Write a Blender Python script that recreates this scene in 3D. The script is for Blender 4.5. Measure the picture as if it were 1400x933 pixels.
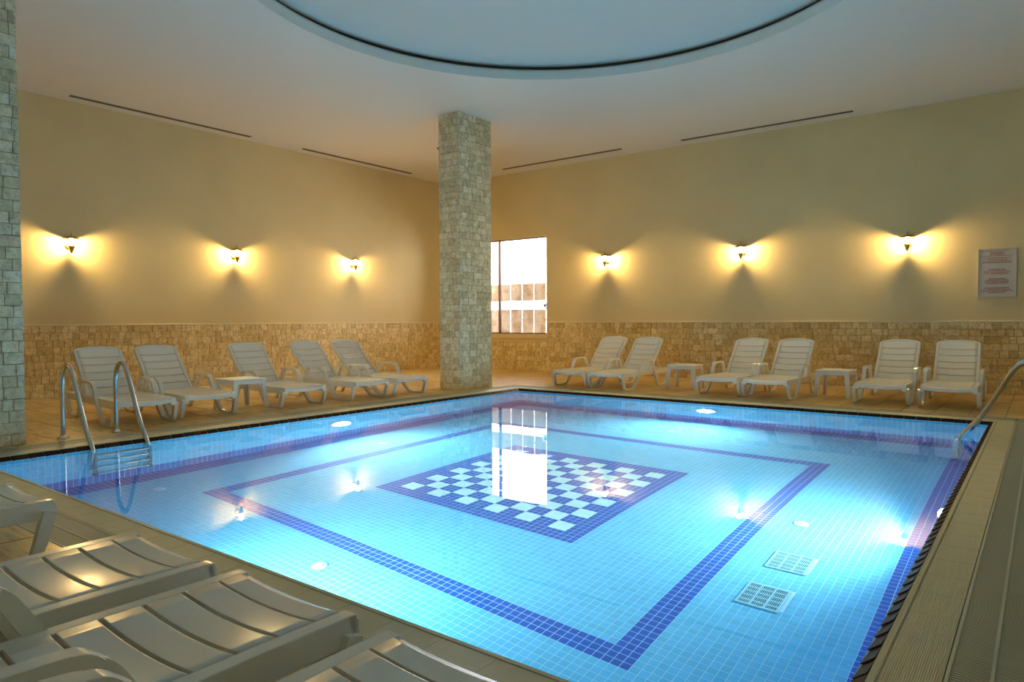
import bpy, bmesh, math, random
import numpy as np
from mathutils import Vector, Matrix

random.seed(7)
rng = np.random.default_rng(7)
scene = bpy.context.scene
for o in list(bpy.data.objects):
    bpy.data.objects.remove(o)
COL = scene.collection

# ------------------------------------------------------------------ camera
F_PX = 949.6
YAW, PITCH, ROLL = math.radians(127.49), math.radians(-1.704), math.radians(-0.233)
CAM = Vector((6.757, -8.978, 1.1))
fw = Vector((math.cos(YAW) * math.cos(PITCH), math.sin(YAW) * math.cos(PITCH), math.sin(PITCH)))
rt = Vector((math.sin(YAW), -math.cos(YAW), 0.0))
up = rt.cross(fw)
RT = rt * math.cos(ROLL) + up * math.sin(ROLL)
UP = -rt * math.sin(ROLL) + up * math.cos(ROLL)
cd = bpy.data.cameras.new('camera')
cam = bpy.data.objects.new('camera', cd)
COL.objects.link(cam)
m = Matrix.Identity(4)
for i in range(3):
    m[i][0], m[i][1], m[i][2], m[i][3] = RT[i], UP[i], -fw[i], CAM[i]
cam.matrix_world = m
cd.sensor_width = 36.0
cd.sensor_fit = 'HORIZONTAL'
cd.lens = F_PX * 36.0 / 1400.0
cd.clip_start = 0.02
cd.clip_end = 200
scene.camera = cam


def proj(p):
    d = Vector(p) - CAM
    z = d.dot(fw)
    if z < 0.05:
        return None
    return 700 + d.dot(RT) / z * F_PX, 466.5 - d.dot(UP) / z * F_PX, z


# ------------------------------------------------------------------ world, exposure
SCONCE_POWER = 680.0
POOL_POWER = 60.0        # glow of the lens itself
POOL_WATTS = 29.0        # beam of each underwater lamp
SKY = 5.0
scene.view_settings.view_transform = 'Standard'
scene.view_settings.look = 'None'
scene.view_settings.exposure = 1.25
scene.view_settings.gamma = 1.0
scene.view_settings.use_curve_mapping = False
w = bpy.data.worlds.new('daylight_sky')
scene.world = w
w.use_nodes = True
bg = w.node_tree.nodes['Background']
bg.inputs['Color'].default_value = (1.0, 0.97, 0.95, 1)
bg.inputs['Strength'].default_value = SKY
cy = scene.cycles
cy.max_bounces = 14
cy.diffuse_bounces = 6
cy.glossy_bounces = 6
cy.transmission_bounces = 8
cy.transparent_max_bounces = 8
cy.sample_clamp_indirect = 6.0
cy.blur_glossy = 0.5
cy.use_denoising = True
cy.caustics_reflective = False
cy.caustics_refractive = True

# ------------------------------------------------------------------ place dimensions (metres)
A, B = 6.3385, 7.2168          # pool opening along x and along -y
WL, WR = -4.708, 3.3626        # left wall plane x, back wall plane y
XR, YF = 10.2, -12.2           # walls behind the camera
H = 4.364                      # ceiling height
DADO = 1.046
NOSE = 0.048                   # brown nosing between coping and water
WATER = -0.038
DEPTH = -1.42
COPE = 0.19                    # coping strip
GRATE = 0.43                   # outer edge of the overflow grating
CX, CY, RD = 3.17, -3.61, 3.08  # ceiling dome


# ------------------------------------------------------------------ materials
def mat(name, color=(0.8, 0.8, 0.8), rough=0.5, metal=0.0, emit=None, estr=0.0, spec=0.5):
    M = bpy.data.materials.new(name)
    M.use_nodes = True
    b = M.node_tree.nodes['Principled BSDF']
    b.inputs['Base Color'].default_value = (*color, 1)
    b.inputs['Roughness'].default_value = rough
    b.inputs['Metallic'].default_value = metal
    b.inputs['Specular IOR Level'].default_value = spec
    if emit:
        b.inputs['Emission Color'].default_value = (*emit, 1)
        b.inputs['Emission Strength'].default_value = estr
    return M


def N(M, t, **kw):
    n = M.node_tree.nodes.new(t)
    for k, v in kw.items():
        if hasattr(n, k):
            setattr(n, k, v)
        else:
            n.inputs[k].default_value = v
    return n


def L(M, a, b):
    M.node_tree.links.new(a, b)


def P(M):
    return M.node_tree.nodes['Principled BSDF']


def ramp(M, fac, stops):
    r = N(M, 'ShaderNodeValToRGB')
    e = r.color_ramp.elements
    while len(e) < len(stops):
        e.new(0.5)
    for i, (p, c) in enumerate(stops):
        e[i].position = p
        e[i].color = (*c, 1)
    L(M, fac, r.inputs['Fac'])
    return r.outputs['Color']


def bump(M, height, strength=0.3, dist=0.01):
    b = N(M, 'ShaderNodeBump', Strength=strength, Distance=dist)
    L(M, height, b.inputs['Height'])
    L(M, b.outputs['Normal'], P(M).inputs['Normal'])


def noise(M, scale, detail=4, rough=0.6, vec=None, stretch=None):
    n = N(M, 'ShaderNodeTexNoise')
    n.inputs['Scale'].default_value = scale
    n.inputs['Detail'].default_value = detail
    n.inputs['Roughness'].default_value = rough
    g = N(M, 'ShaderNodeNewGeometry')
    src = g.outputs['Position']
    if stretch:
        mp = N(M, 'ShaderNodeMapping')
        mp.inputs['Scale'].default_value = stretch
        L(M, src, mp.inputs['Vector'])
        src = mp.outputs['Vector']
    L(M, src, n.inputs['Vector'])
    return n.outputs['Fac']


def mixc(M, mode, fac, a, b):
    x = N(M, 'ShaderNodeMix', data_type='RGBA', blend_type=mode)
    if isinstance(fac, float):
        x.inputs['Factor'].default_value = fac
    else:
        L(M, fac, x.inputs['Factor'])
    for sock, v in ((x.inputs[6], a), (x.inputs[7], b)):
        if isinstance(v, tuple):
            sock.default_value = (*v, 1)
        else:
            L(M, v, sock)
    return x.outputs[2]


def stone_mat(name, stops, rough=0.55):
    """tumbled stone: tone of each tile comes from the mesh attribute, pits and veins from noise"""
    M = mat(name, rough=rough)
    at = N(M, 'ShaderNodeAttribute', attribute_name='tone')
    c0 = ramp(M, at.outputs['Fac'], stops)
    n1 = noise(M, 17, 8, 0.72)
    c1 = mixc(M, 'MULTIPLY', 0.9, c0, ramp(M, n1, [(0.30, (0.46, 0.38, 0.25)), (0.43, (0.92, 0.89, 0.82)), (0.55, (1.18, 1.16, 1.10)), (0.75, (1.35, 1.34, 1.28))]))
    n2 = noise(M, 60, 4, 0.7)
    c2 = mixc(M, 'MULTIPLY', 0.85, c1, ramp(M, n2, [(0.30, (0.30, 0.24, 0.16)), (0.43, (0.95, 0.94, 0.92)), (1.0, (1.08, 1.08, 1.08))]))
    L(M, c2, P(M).inputs['Base Color'])
    bump(M, n2, 0.5, 0.006)
    return M


MT = {}
MT['paint_wall'] = mat('cream_wall_paint', (0.66, 0.56, 0.37), 0.75)
_n = noise(MT['paint_wall'], 1.3, 3, 0.5)
L(MT['paint_wall'], ramp(MT['paint_wall'], _n, [(0.3, (0.655, 0.543, 0.29)), (0.7, (0.705, 0.588, 0.32))]), P(MT['paint_wall']).inputs['Base Color'])
bump(MT['paint_wall'], noise(MT['paint_wall'], 160, 2), 0.06, 0.002)
MT['paint_ceiling'] = mat('white_ceiling_paint', (0.76, 0.73, 0.65), 0.8)
MT['grout'] = mat('grey_grout', (0.40, 0.31, 0.17), 0.8)
MT['stone'] = stone_mat('tumbled_travertine', [(0.0, (0.58, 0.45, 0.20)), (0.25, (0.66, 0.53, 0.26)), (0.6, (0.72, 0.59, 0.31)), (1.0, (0.80, 0.69, 0.40))])
MT['column_stone_cool_lit'] = stone_mat('travertine_bluish_light_tint', [(0.0, (0.52, 0.46, 0.29)), (0.25, (0.60, 0.54, 0.36)), (0.6, (0.67, 0.62, 0.43)), (1.0, (0.76, 0.72, 0.55))])  # same stone as the dado; bluish light is painted in as greyer tones
MT['deck'] = mat('polished_travertine_deck', rough=0.28)
_a = N(MT['deck'], 'ShaderNodeAttribute', attribute_name='tone')
_c = ramp(MT['deck'], _a.outputs['Fac'], [(0.0, (0.58, 0.40, 0.14)), (0.5, (0.66, 0.46, 0.18)), (1.0, (0.72, 0.53, 0.24))])
_n = noise(MT['deck'], 9, 5, 0.6, stretch=(0.5, 3.0, 1.0))
L(MT['deck'], mixc(MT['deck'], 'MULTIPLY', 0.8, _c, ramp(MT['deck'], _n, [(0.33, (0.45, 0.38, 0.28)), (0.48, (0.92, 0.9, 0.86)), (0.65, (1.15, 1.14, 1.1))])), P(MT['deck']).inputs['Base Color'])
MT['coping'] = mat('ribbed_ceramic_coping', (0.54, 0.52, 0.34), 0.42)
_tc = N(MT['coping'], 'ShaderNodeTexCoord')
_wv = N(MT['coping'], 'ShaderNodeTexWave', wave_type='BANDS', bands_direction='Y', wave_profile='SIN')
_wv.inputs['Scale'].default_value = 46.0
L(MT['coping'], _tc.outputs['Object'], _wv.inputs['Vector'])
bump(MT['coping'], _wv.outputs['Fac'], 0.4, 0.003)
MT['grating'] = mat('pale_plastic_grating', (0.58, 0.56, 0.42), 0.45)
MT['channel'] = mat('dark_channel', (0.07, 0.06, 0.045), 0.6)
MT['nosing'] = mat('dark_brown_glazed_tile', (0.05, 0.022, 0.01), 0.35, spec=0.04)
MT['pool_grout'] = mat('pale_blue_pool_grout', (0.40, 0.78, 0.90), 0.6)
MT['mosaic'] = mat('glass_mosaic', rough=0.6, spec=0.12)
_a = N(MT['mosaic'], 'ShaderNodeAttribute', attribute_name='tilecol')
L(MT['mosaic'], _a.outputs['Color'], P(MT['mosaic']).inputs['Base Color'])
MT['plastic'] = mat('white_moulded_plastic', (0.82, 0.81, 0.73), 0.22)
bump(MT['plastic'], noise(MT['plastic'], 90, 2), 0.04, 0.002)
MT['table_plastic'] = mat('white_table_plastic', (0.82, 0.81, 0.75), 0.34)
MT['steel'] = mat('polished_stainless_steel', (0.62, 0.60, 0.56), 0.16, 1.0)
MT['chrome'] = mat('chrome_flange', (0.80, 0.74, 0.62), 0.12, 1.0)
MT['brass'] = mat('antique_brass', (0.52, 0.36, 0.12), 0.28, 1.0)
MT['bulb'] = mat('lit_candle_bulb', (1, 0.9, 0.7), 0.3, emit=(1.0, 0.66, 0.24), estr=SCONCE_POWER)
MT['lens'] = mat('lit_underwater_lens', (0.9, 0.97, 1), 0.2, emit=(0.80, 0.98, 1.0), estr=POOL_POWER)
MT['white_abs'] = mat('white_pool_fitting', (0.86, 0.90, 0.92), 0.35)
MT['inlet'] = mat('pale_inlet_plastic', (0.36, 0.74, 0.88), 0.4)
MT['grate_grey'] = mat('pool_drain_plastic', (0.28, 0.66, 0.80), 0.45)
MT['slot_shade'] = mat('painted_slot_shade', (0.02, 0.05, 0.06), 0.8)
MT['slot'] = mat('bronze_air_slot', (0.10, 0.065, 0.02), 0.6)
MT['cove_gap_shade'] = mat('cove_gap_shade_paint', (0.035, 0.03, 0.02), 0.6)  # near-black paints in the shadow of the gap under the dome
MT['trim'] = mat('cream_dado_moulding', (0.78, 0.68, 0.46), 0.5)
MT['frame'] = mat('brown_window_frame', (0.26, 0.17, 0.10), 0.4)
MT['sill'] = mat('beige_stone_sill', (0.72, 0.56, 0.32), 0.4)
MT['paper'] = mat('off_white_notice_sheet', (0.52, 0.50, 0.47), 0.6)
MT['print_red'] = mat('red_brown_print', (0.40, 0.16, 0.10), 0.6)
MT['print_dark'] = mat('grey_brown_print', (0.17, 0.12, 0.10), 0.6)
MT['notice_frame'] = mat('grey_notice_frame', (0.45, 0.43, 0.38), 0.35)
MT['parapet'] = mat('rose_marble_slab', rough=0.5)
_n = noise(MT['parapet'], 3.2, 8, 0.7)
L(MT['parapet'], ramp(MT['parapet'], _n, [(0.3, (0.14, 0.11, 0.13)), (0.42, (0.32, 0.22, 0.16)), (0.55, (0.42, 0.37, 0.36)), (0.7, (0.24, 0.16, 0.10))]), P(MT['parapet']).inputs['Base Color'])
MT['terrace'] = mat('pale_terrace_paving', (0.6, 0.58, 0.54), 0.6)
MT['sticker_white'] = mat('white_sticker', (0.85, 0.86, 0.9), 0.4)
_t = N(MT['sticker_white'], 'ShaderNodeBsdfTranslucent'); _t.inputs['Color'].default_value = (0.85, 0.87, 0.95, 1)
L(MT['sticker_white'], _t.outputs[0], MT['sticker_white'].node_tree.nodes['Material Output'].inputs['Surface'])
MT['sticker_blue'] = mat('blue_sticker_mark', (0.03, 0.06, 0.25), 0.4)
MT['black'] = mat('black_plastic', (0.02, 0.02, 0.02), 0.4)

gl = bpy.data.materials.new('window_glass')
gl.use_nodes = True
nt = gl.node_tree
nt.nodes.clear()
out = nt.nodes.new('ShaderNodeOutputMaterial')
tr = nt.nodes.new('ShaderNodeBsdfTransparent')
gs = nt.nodes.new('ShaderNodeBsdfGlossy')
gs.inputs['Roughness'].default_value = 0.02
fr = nt.nodes.new('ShaderNodeFresnel')
fr.inputs['IOR'].default_value = 1.45
mx = nt.nodes.new('ShaderNodeMixShader')
nt.links.new(fr.outputs[0], mx.inputs[0])
nt.links.new(tr.outputs[0], mx.inputs[1])
nt.links.new(gs.outputs[0], mx.inputs[2])
nt.links.new(mx.outputs[0], out.inputs[0])
MT['glass'] = gl

wt = bpy.data.materials.new('clear_pool_water')
wt.use_nodes = True
nt = wt.node_tree
nt.nodes.clear()
out = nt.nodes.new('ShaderNodeOutputMaterial')
gb = nt.nodes.new('ShaderNodeBsdfGlass')
gb.inputs['IOR'].default_value = 1.333
gb.inputs['Roughness'].default_value = 0.0
gb.inputs['Color'].default_value = (0.97, 0.99, 1.0, 1)
ge = nt.nodes.new('ShaderNodeNewGeometry')
nz = nt.nodes.new('ShaderNodeTexNoise')
nz.inputs['Scale'].default_value = 1.6
nz.inputs['Detail'].default_value = 2.0
nt.links.new(ge.outputs['Position'], nz.inputs['Vector'])
bp = nt.nodes.new('ShaderNodeBump')
bp.inputs['Strength'].default_value = 0.05
bp.inputs['Distance'].default_value = 0.02
nt.links.new(nz.outputs['Fac'], bp.inputs['Height'])
nt.links.new(bp.outputs['Normal'], gb.inputs['Normal'])
nt.links.new(gb.outputs[0], out.inputs[0])
MT['water'] = wt


# ------------------------------------------------------------------ object helpers
def tag(o, label=None, cat=None, group=None, kind=None):
    if label: o['label'] = label
    if cat: o['category'] = cat
    if group: o['group'] = group
    if kind: o['kind'] = kind
    return o


def link(name, me, parent=None, loc=(0, 0, 0), rotz=0.0):
    o = bpy.data.objects.new(name, me)
    COL.objects.link(o)
    o.location = loc
    o.rotation_euler = (0, 0, rotz)
    if parent is not None:
        o.parent = parent
    return o


def empty(name, loc=(0, 0, 0), rotz=0.0):
    o = link(name, None, None, loc, rotz)
    o.empty_display_size = 0.1
    return o


def finish(name, bm, material, parent=None, smooth=False, bevel=0.0, seg=2, loc=(0, 0, 0), rotz=0.0):
    if bevel > 0:
        bmesh.ops.bevel(bm, geom=list(bm.edges), offset=bevel, segments=seg, affect='EDGES', clamp_overlap=True, profile=0.5)
    bmesh.ops.recalc_face_normals(bm, faces=bm.faces)
    me = bpy.data.meshes.new(name)
    bm.to_mesh(me)
    bm.free()
    mats = material if isinstance(material, (list, tuple)) else [material]
    for k in mats:
        me.materials.append(MT[k])
    if smooth:
        for p in me.polygons:
            p.use_smooth = True
    return link(name, me, parent, loc, rotz)


def box(bm, x0, x1, y0, y1, z0, z1, mi=0):
    v = [bm.verts.new(p) for p in ((x0, y0, z0), (x1, y0, z0), (x1, y1, z0), (x0, y1, z0), (x0, y0, z1), (x1, y0, z1), (x1, y1, z1), (x0, y1, z1))]
    for f in ((0, 3, 2, 1), (4, 5, 6, 7), (0, 1, 5, 4), (1, 2, 6, 5), (2, 3, 7, 6), (3, 0, 4, 7)):
        fc = bm.faces.new([v[i] for i in f])
        fc.material_index = mi
    return v


def lathe(bm, prof, n=20, axis='z', c=(0, 0, 0)):
    rings = []
    for r, h in prof:
        ring = []
        for i in range(n):
            t = 2 * math.pi * i / n
            a_, b_ = r * math.cos(t), r * math.sin(t)
            p = {'z': (a_, b_, h), 'x': (h, a_, b_), 'y': (a_, h, b_)}[axis]
            ring.append(bm.verts.new((p[0] + c[0], p[1] + c[1], p[2] + c[2])))
        rings.append(ring)
    for k in range(len(rings) - 1):
        for i in range(n):
            j = (i + 1) % n
            bm.faces.new((rings[k][i], rings[k][j], rings[k + 1][j], rings[k + 1][i]))
    for ring in (rings[0], rings[-1]):
        bm.faces.new(ring)


def smooth_path(pts, sub=6):
    pts = [Vector(p) for p in pts]
    res = []
    for i in range(len(pts) - 1):
        p0 = pts[max(i - 1, 0)]; p1 = pts[i]; p2 = pts[i + 1]; p3 = pts[min(i + 2, len(pts) - 1)]
        for s in range(sub):
            t = s / sub
            res.append(0.5 * ((2 * p1) + (p2 - p0) * t + (2 * p0 - 5 * p1 + 4 * p2 - p3) * t * t + (3 * p1 - p0 - 3 * p2 + p3) * t ** 3))
    res.append(pts[-1])
    return res


def tube(bm, pts, r, n=10):
    pts = [Vector(p) for p in pts]
    rings = []
    nrm = None
    for i, p in enumerate(pts):
        t = (pts[min(i + 1, len(pts) - 1)] - pts[max(i - 1, 0)]).normalized()
        if nrm is None:
            nrm = t.orthogonal().normalized()
        nrm = (nrm - t * nrm.dot(t)).normalized()
        bn = t.cross(nrm)
        rings.append([bm.verts.new(p + (nrm * math.cos(2 * math.pi * k / n) + bn * math.sin(2 * math.pi * k / n)) * r) for k in range(n)])
    for i in range(len(rings) - 1):
        for k in range(n):
            j = (k + 1) % n
            bm.faces.new((rings[i][k], rings[i][j], rings[i + 1][j], rings[i + 1][k]))
    bm.faces.new(rings[0]); bm.faces.new(rings[-1])


def strip(bm, pts, x0, x1, th, sub=5):
    """rectangular moulding swept along a path of (s, z) points, spanning x0..x1; th may taper per point"""
    if not isinstance(th, (list, tuple)):
        th = [th] * len(pts)
    p3 = smooth_path([(p[0], p[1], t) for p, t in zip(pts, th)], sub)
    rings = []
    for i, p in enumerate(p3):
        a_ = p3[max(i - 1, 0)]; b_ = p3[min(i + 1, len(p3) - 1)]
        d = Vector((b_.x - a_.x, b_.y - a_.y)).normalized()
        nx, nz = -d.y, d.x
        h = p.z / 2
        rings.append([bm.verts.new((x, p.x + nx * h * s, p.y + nz * h * s)) for x, s in ((x0, -1), (x1, -1), (x1, 1), (x0, 1))])
    for i in range(len(rings) - 1):
        for k in range(4):
            j = (k + 1) % 4
            bm.faces.new((rings[i][k], rings[i][j], rings[i + 1][j], rings[i + 1][k]))
    bm.faces.new(rings[0]); bm.faces.new(rings[-1])


def copy_tree(o, parent=None):
    c = o.copy()
    COL.objects.link(c)
    if parent is not None:
        c.parent = parent
    for ch in list(o.children):
        copy_tree(ch, c)
    return c


# tiles: centre c, half-edge vectors u, v, outward n, thickness t -> bevelled slab of five quads
def tile_verts(c, u, v, n, t, ins):
    lu, lv = np.linalg.norm(u), np.linalg.norm(v)
    iu, iv = u * (1 - ins / lu), v * (1 - ins / lv)
    e = n * t
    return [c - u - v, c + u - v, c + u + v, c - u + v, c - iu - iv + e, c + iu - iv + e, c + iu + iv + e, c - iu + iv + e]


TF = [(4, 5, 6, 7), (0, 1, 5, 4), (1, 2, 6, 5), (2, 3, 7, 6), (3, 0, 4, 7)]


def joined_tiles(name, tiles, material, parent, attr, kind='stuff'):
    nv = len(tiles) * 8
    V = np.zeros((nv, 3)); Fc = np.zeros((len(tiles) * 5, 4), int)
    base = np.array(TF)
    for i, t in enumerate(tiles):
        V[i * 8:i * 8 + 8] = tile_verts(*t[:6])
        Fc[i * 5:i * 5 + 5] = base + i * 8
    me = bpy.data.meshes.new(name)
    me.vertices.add(nv); me.vertices.foreach_set('co', V.ravel())
    me.loops.add(Fc.size); me.loops.foreach_set('vertex_index', Fc.ravel())
    me.polygons.add(len(Fc)); me.polygons.foreach_set('loop_start', np.arange(len(Fc)) * 4)
    me.update(calc_edges=True)
    me.shade_flat()
    if attr == 'tone':
        at = me.attributes.new('tone', 'FLOAT', 'FACE')
        at.data.foreach_set('value', np.repeat(np.array([t[6] for t in tiles], float), 5))
    else:
        at = me.attributes.new('tilecol', 'FLOAT_COLOR', 'FACE')
        cols = np.array([(*t[6], 1.0) for t in tiles], float)
        at.data.foreach_set('color', np.repeat(cols, 5, axis=0).ravel())
    me.materials.append(MT[material])
    o = link(name, me, parent)
    if kind: o['kind'] = kind
    return o


_unit = {}


def unit_tile(material, attr, val, ins_frac, t):
    key = (material, attr, val, round(ins_frac[0], 2), round(ins_frac[1], 2), round(t, 3))
    if key in _unit:
        return _unit[key]
    V = []
    iu, iv = 1 - ins_frac[0], 1 - ins_frac[1]
    for (x, y, z) in ((-1, -1, 0), (1, -1, 0), (1, 1, 0), (-1, 1, 0), (-iu, -iv, t), (iu, -iv, t), (iu, iv, t), (-iu, iv, t)):
        V.append((x, y, z))
    me = bpy.data.meshes.new(material + '_tile')
    me.from_pydata(V, [], TF)
    me.shade_flat()
    if attr == 'tone':
        at = me.attributes.new('tone', 'FLOAT', 'FACE')
        at.data.foreach_set('value', [val] * 5)
    else:
        at = me.attributes.new('tilecol', 'FLOAT_COLOR', 'FACE')
        at.data.foreach_set('color', [*val, 1.0] * 5)
    me.materials.append(MT[material])
    _unit[key] = me
    return me


def place_tiles(name, rest_name, tiles, material, parent, attr, limit=300):
    """the `limit` tiles that show largest become objects of their own, the rest one joined part"""
    score = []
    for i, t in enumerate(tiles):
        c = Vector(t[0]); q = proj(c)
        if q is None or not (-5 < q[0] < 1405 and -5 < q[1] < 938):
            continue
        nv = Vector(t[3])
        if (CAM - c).dot(nv) <= 0.02:
            continue
        area = 4 * np.linalg.norm(t[1]) * np.linalg.norm(t[2]) * (CAM - c).normalized().dot(nv) / q[2] ** 2
        score.append((area, i))
    score.sort(reverse=True)
    solo = set(i for _, i in score[:limit])
    for i in sorted(solo):
        c, u, v, n, th, ins, val = tiles[i][:7]
        lu, lv = np.linalg.norm(u), np.linalg.norm(v)
        if attr == 'tone':
            val = round(val * 9) / 9
        me = unit_tile(material, attr, val, (min(0.4, round(ins / lu, 2)), min(0.4, round(ins / lv, 2))), round(th, 3))
        o = link(name, me, parent)
        X, Y, Z = u, v, n
        o.matrix_local = Matrix(((X[0], Y[0], Z[0], c[0]), (X[1], Y[1], Z[1], c[1]), (X[2], Y[2], Z[2], c[2]), (0, 0, 0, 1)))
    rest = [t for i, t in enumerate(tiles) if i not in solo]
    if rest:
        joined_tiles(rest_name, rest, material, parent, attr)


def npv(*a):
    return np.array(a, float)


def stone_rows(origin, du, dv, n, length, height, skip=None, row=0.105, th=0.012):
    """courses of uneven stone tiles on a rectangle: origin corner, du along, dv up, n outward"""
    tiles = []
    nrow = round(height / row); rh = height / nrow
    for r in range(nrow):
        s = -random.uniform(0, 0.09)
        while s < length - 0.01:
            wd = random.choice((0.085, 0.1, 0.1, 0.11, 0.13, 0.15, 0.2))
            a0, a1 = max(s, 0.0), min(s + wd, length)
            if length - a1 < 0.03: a1 = length
            s = a1 if a1 >= length else s + wd
            if a1 - a0 < 0.02: continue
            if skip and skip(0.5 * (a0 + a1), (r + 0.5) * rh): continue
            c = origin + du * (a0 + a1) / 2 + dv * (r + 0.5) * rh
            t = th + random.uniform(-0.003, 0.003)
            tiles.append((c, du * ((a1 - a0) / 2 - 0.0008), dv * (rh / 2 - 0.0008), n, t, 0.003, random.random()))
    return tiles


ux, uy, uz = npv(1, 0, 0), npv(0, 1, 0), npv(0, 0, 1)

# ------------------------------------------------------------------ room shell
# floor slab with the pool opening
bm = bmesh.new()
for (x0, x1, y0, y1) in ((WL - 0.2, -GRATE, YF - 0.2, WR + 0.2), (A + GRATE, XR + 0.2, YF - 0.2, WR + 0.2), (-GRATE, A + GRATE, GRATE, WR + 0.2), (-GRATE, A + GRATE, YF - 0.2, -B - GRATE)):
    box(bm, x0, x1, y0, y1, -0.25, -0.006)
floor = tag(finish('floor', bm, 'grout'), 'travertine tiled deck floor around the pool', 'floor', kind='structure')
tiles = []
TP = 0.335


def deck_zone(x0, x1, y0, y1):
    nx, ny = max(1, round((x1 - x0) / TP)), max(1, round((y1 - y0) / TP))
    dx, dy = (x1 - x0) / nx, (y1 - y0) / ny
    for i in range(nx):
        for j in range(ny):
            c = npv(x0 + (i + .5) * dx, y0 + (j + .5) * dy, -0.006)
            tiles.append((c, ux * (dx / 2 - 0.004), uy * (dy / 2 - 0.004), uz, 0.006, 0.002, random.random()))


deck_zone(WL, -GRATE, YF, WR)
deck_zone(A + GRATE, XR, YF, WR)
deck_zone(-GRATE, A + GRATE, GRATE, WR)
deck_zone(-GRATE, A + GRATE, YF, -B - GRATE)
place_tiles('floor_tile', 'floor_tiles_far', tiles, 'deck', floor, 'tone')

# walls
bm = bmesh.new(); box(bm, WL - 0.2, WL, YF - 0.2, WR + 0.2, -0.006, H + 0.02)
wall_left = tag(finish('wall_left', bm, 'paint_wall'), 'cream painted wall with stone dado beside the five loungers', 'wall', kind='structure')
WX0, WX1, WZ0, WZ1 = -4.15, -1.772, 0.80, 2.915      # window opening in the back wall
bm = bmesh.new()
box(bm, WL, WX0, WR, WR + 0.2, -0.006, H + 0.02); box(bm, WX1, XR, WR, WR + 0.2, -0.006, H + 0.02)
box(bm, WX0, WX1, WR, WR + 0.2, -0.006, WZ0); box(bm, WX0, WX1, WR, WR + 0.2, WZ1, H + 0.02)
wall_back = tag(finish('wall_back', bm, 'paint_wall'), 'cream painted wall with the window and notice board', 'wall', kind='structure')
bm = bmesh.new(); box(bm, XR, XR + 0.2, YF - 0.2, WR + 0.2, -0.006, H + 0.02)
tag(finish('wall_right', bm, 'paint_wall'), 'cream painted wall behind the viewer, beyond the ribbed deck', 'wall', kind='structure')
bm = bmesh.new(); box(bm, WL, XR, YF - 0.2, YF, -0.006, H + 0.02)
tag(finish('wall_front', bm, 'paint_wall'), 'cream painted wall behind the near loungers', 'wall', kind='structure')

# stone dado
place_tiles('stone_tile', 'stone_tiles_far', stone_rows(npv(WL, YF, 0), uy, uz, ux, WR - YF, DADO), 'stone', wall_left, 'tone')
place_tiles('stone_tile', 'stone_tiles_far',
            stone_rows(npv(WL, WR, 0), ux, uz, -uy, XR - WL, DADO, skip=lambda s, z: WX0 - 0.05 < WL + s < WX1 + 0.05 and z > WZ0 - 0.13), 'stone', wall_back, 'tone')
bm = bmesh.new(); box(bm, WL, WL + 0.022, YF, WR, DADO, DADO + 0.024)
tag(finish('trim_1', bm, 'trim', bevel=0.006), 'thin cream moulding capping the dado on the lounger wall', 'moulding', kind='structure')
bm = bmesh.new(); box(bm, WX1 + 0.06, XR, WR - 0.022, WR, DADO, DADO + 0.024)
tag(finish('trim_2', bm, 'trim', bevel=0.006), 'thin cream moulding capping the dado beside the window', 'moulding', kind='structure')

# ceiling with the round recess
bm = bmesh.new()
angs = [2 * math.pi * i / 128 for i in range(128)]
for cx_, cy_ in ((WL - .2, YF - .2), (WL - .2, WR + .2), (XR + .2, YF - .2), (XR + .2, WR + .2)):
    angs.append(math.atan2(cy_ - CY, cx_ - CX) % (2 * math.pi))
angs = sorted(angs)


def to_rect(t):
    dx, dy = math.cos(t), math.sin(t)
    k = 1e9
    if dx > 1e-9: k = min(k, (XR + .2 - CX) / dx)
    if dx < -1e-9: k = min(k, (WL - .2 - CX) / dx)
    if dy > 1e-9: k = min(k, (WR + .2 - CY) / dy)
    if dy < -1e-9: k = min(k, (YF - .2 - CY) / dy)
    return CX + dx * k, CY + dy * k


inner = [bm.verts.new((CX + RD * math.cos(t), CY + RD * math.sin(t), H)) for t in angs]
outer = [bm.verts.new((*to_rect(t), H)) for t in angs]
for i in range(len(angs)):
    j = (i + 1) % len(angs)
    bm.faces.new((inner[i], inner[j], outer[j], outer[i]))
top = bmesh.ops.extrude_face_region(bm, geom=list(bm.faces))
bmesh.ops.translate(bm, verts=[v for v in top['geom'] if isinstance(v, bmesh.types.BMVert)], vec=(0, 0, 0.12))
ceiling = tag(finish('ceiling', bm, 'paint_ceiling'), 'white painted ceiling with a round recess over the pool', 'ceiling', kind='structure')
# lip, band painted dark as the shade of the cove gap, and shallow dome
bm = bmesh.new()
lathe(bm, [(RD - 0.012, H + 0.105), (RD + 0.03, H + 0.105), (RD + 0.03, H + 0.125), (RD - 0.012, H + 0.125)], 128, 'z', (CX, CY, 0))
bmesh.ops.delete(bm, geom=[f for f in bm.faces if len(f.verts) > 4], context='FACES')
finish('cove_lip', bm, 'paint_ceiling', ceiling, smooth=False)
bm = bmesh.new()
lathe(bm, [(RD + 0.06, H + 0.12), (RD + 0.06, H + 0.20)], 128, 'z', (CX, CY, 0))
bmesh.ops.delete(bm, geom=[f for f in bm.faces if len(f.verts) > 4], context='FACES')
finish('cove_shade_band', bm, 'cove_gap_shade', ceiling, smooth=True)
bm = bmesh.new()
prof = []
for k in range(15):
    s = k / 14
    prof.append(((RD + 0.10) * (1 - s) + 0.02 * s, H + 0.185 + 0.42 * math.sin(s * math.pi / 2) ** 1.3))
lathe(bm, prof, 128, 'z', (CX, CY, 0))
bmesh.ops.delete(bm, geom=[f for f in bm.faces if len(f.verts) > 4 and f.calc_center_median().z < H + 0.3], context='FACES')
finish('dome', bm, 'paint_ceiling', ceiling, smooth=True)
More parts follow.
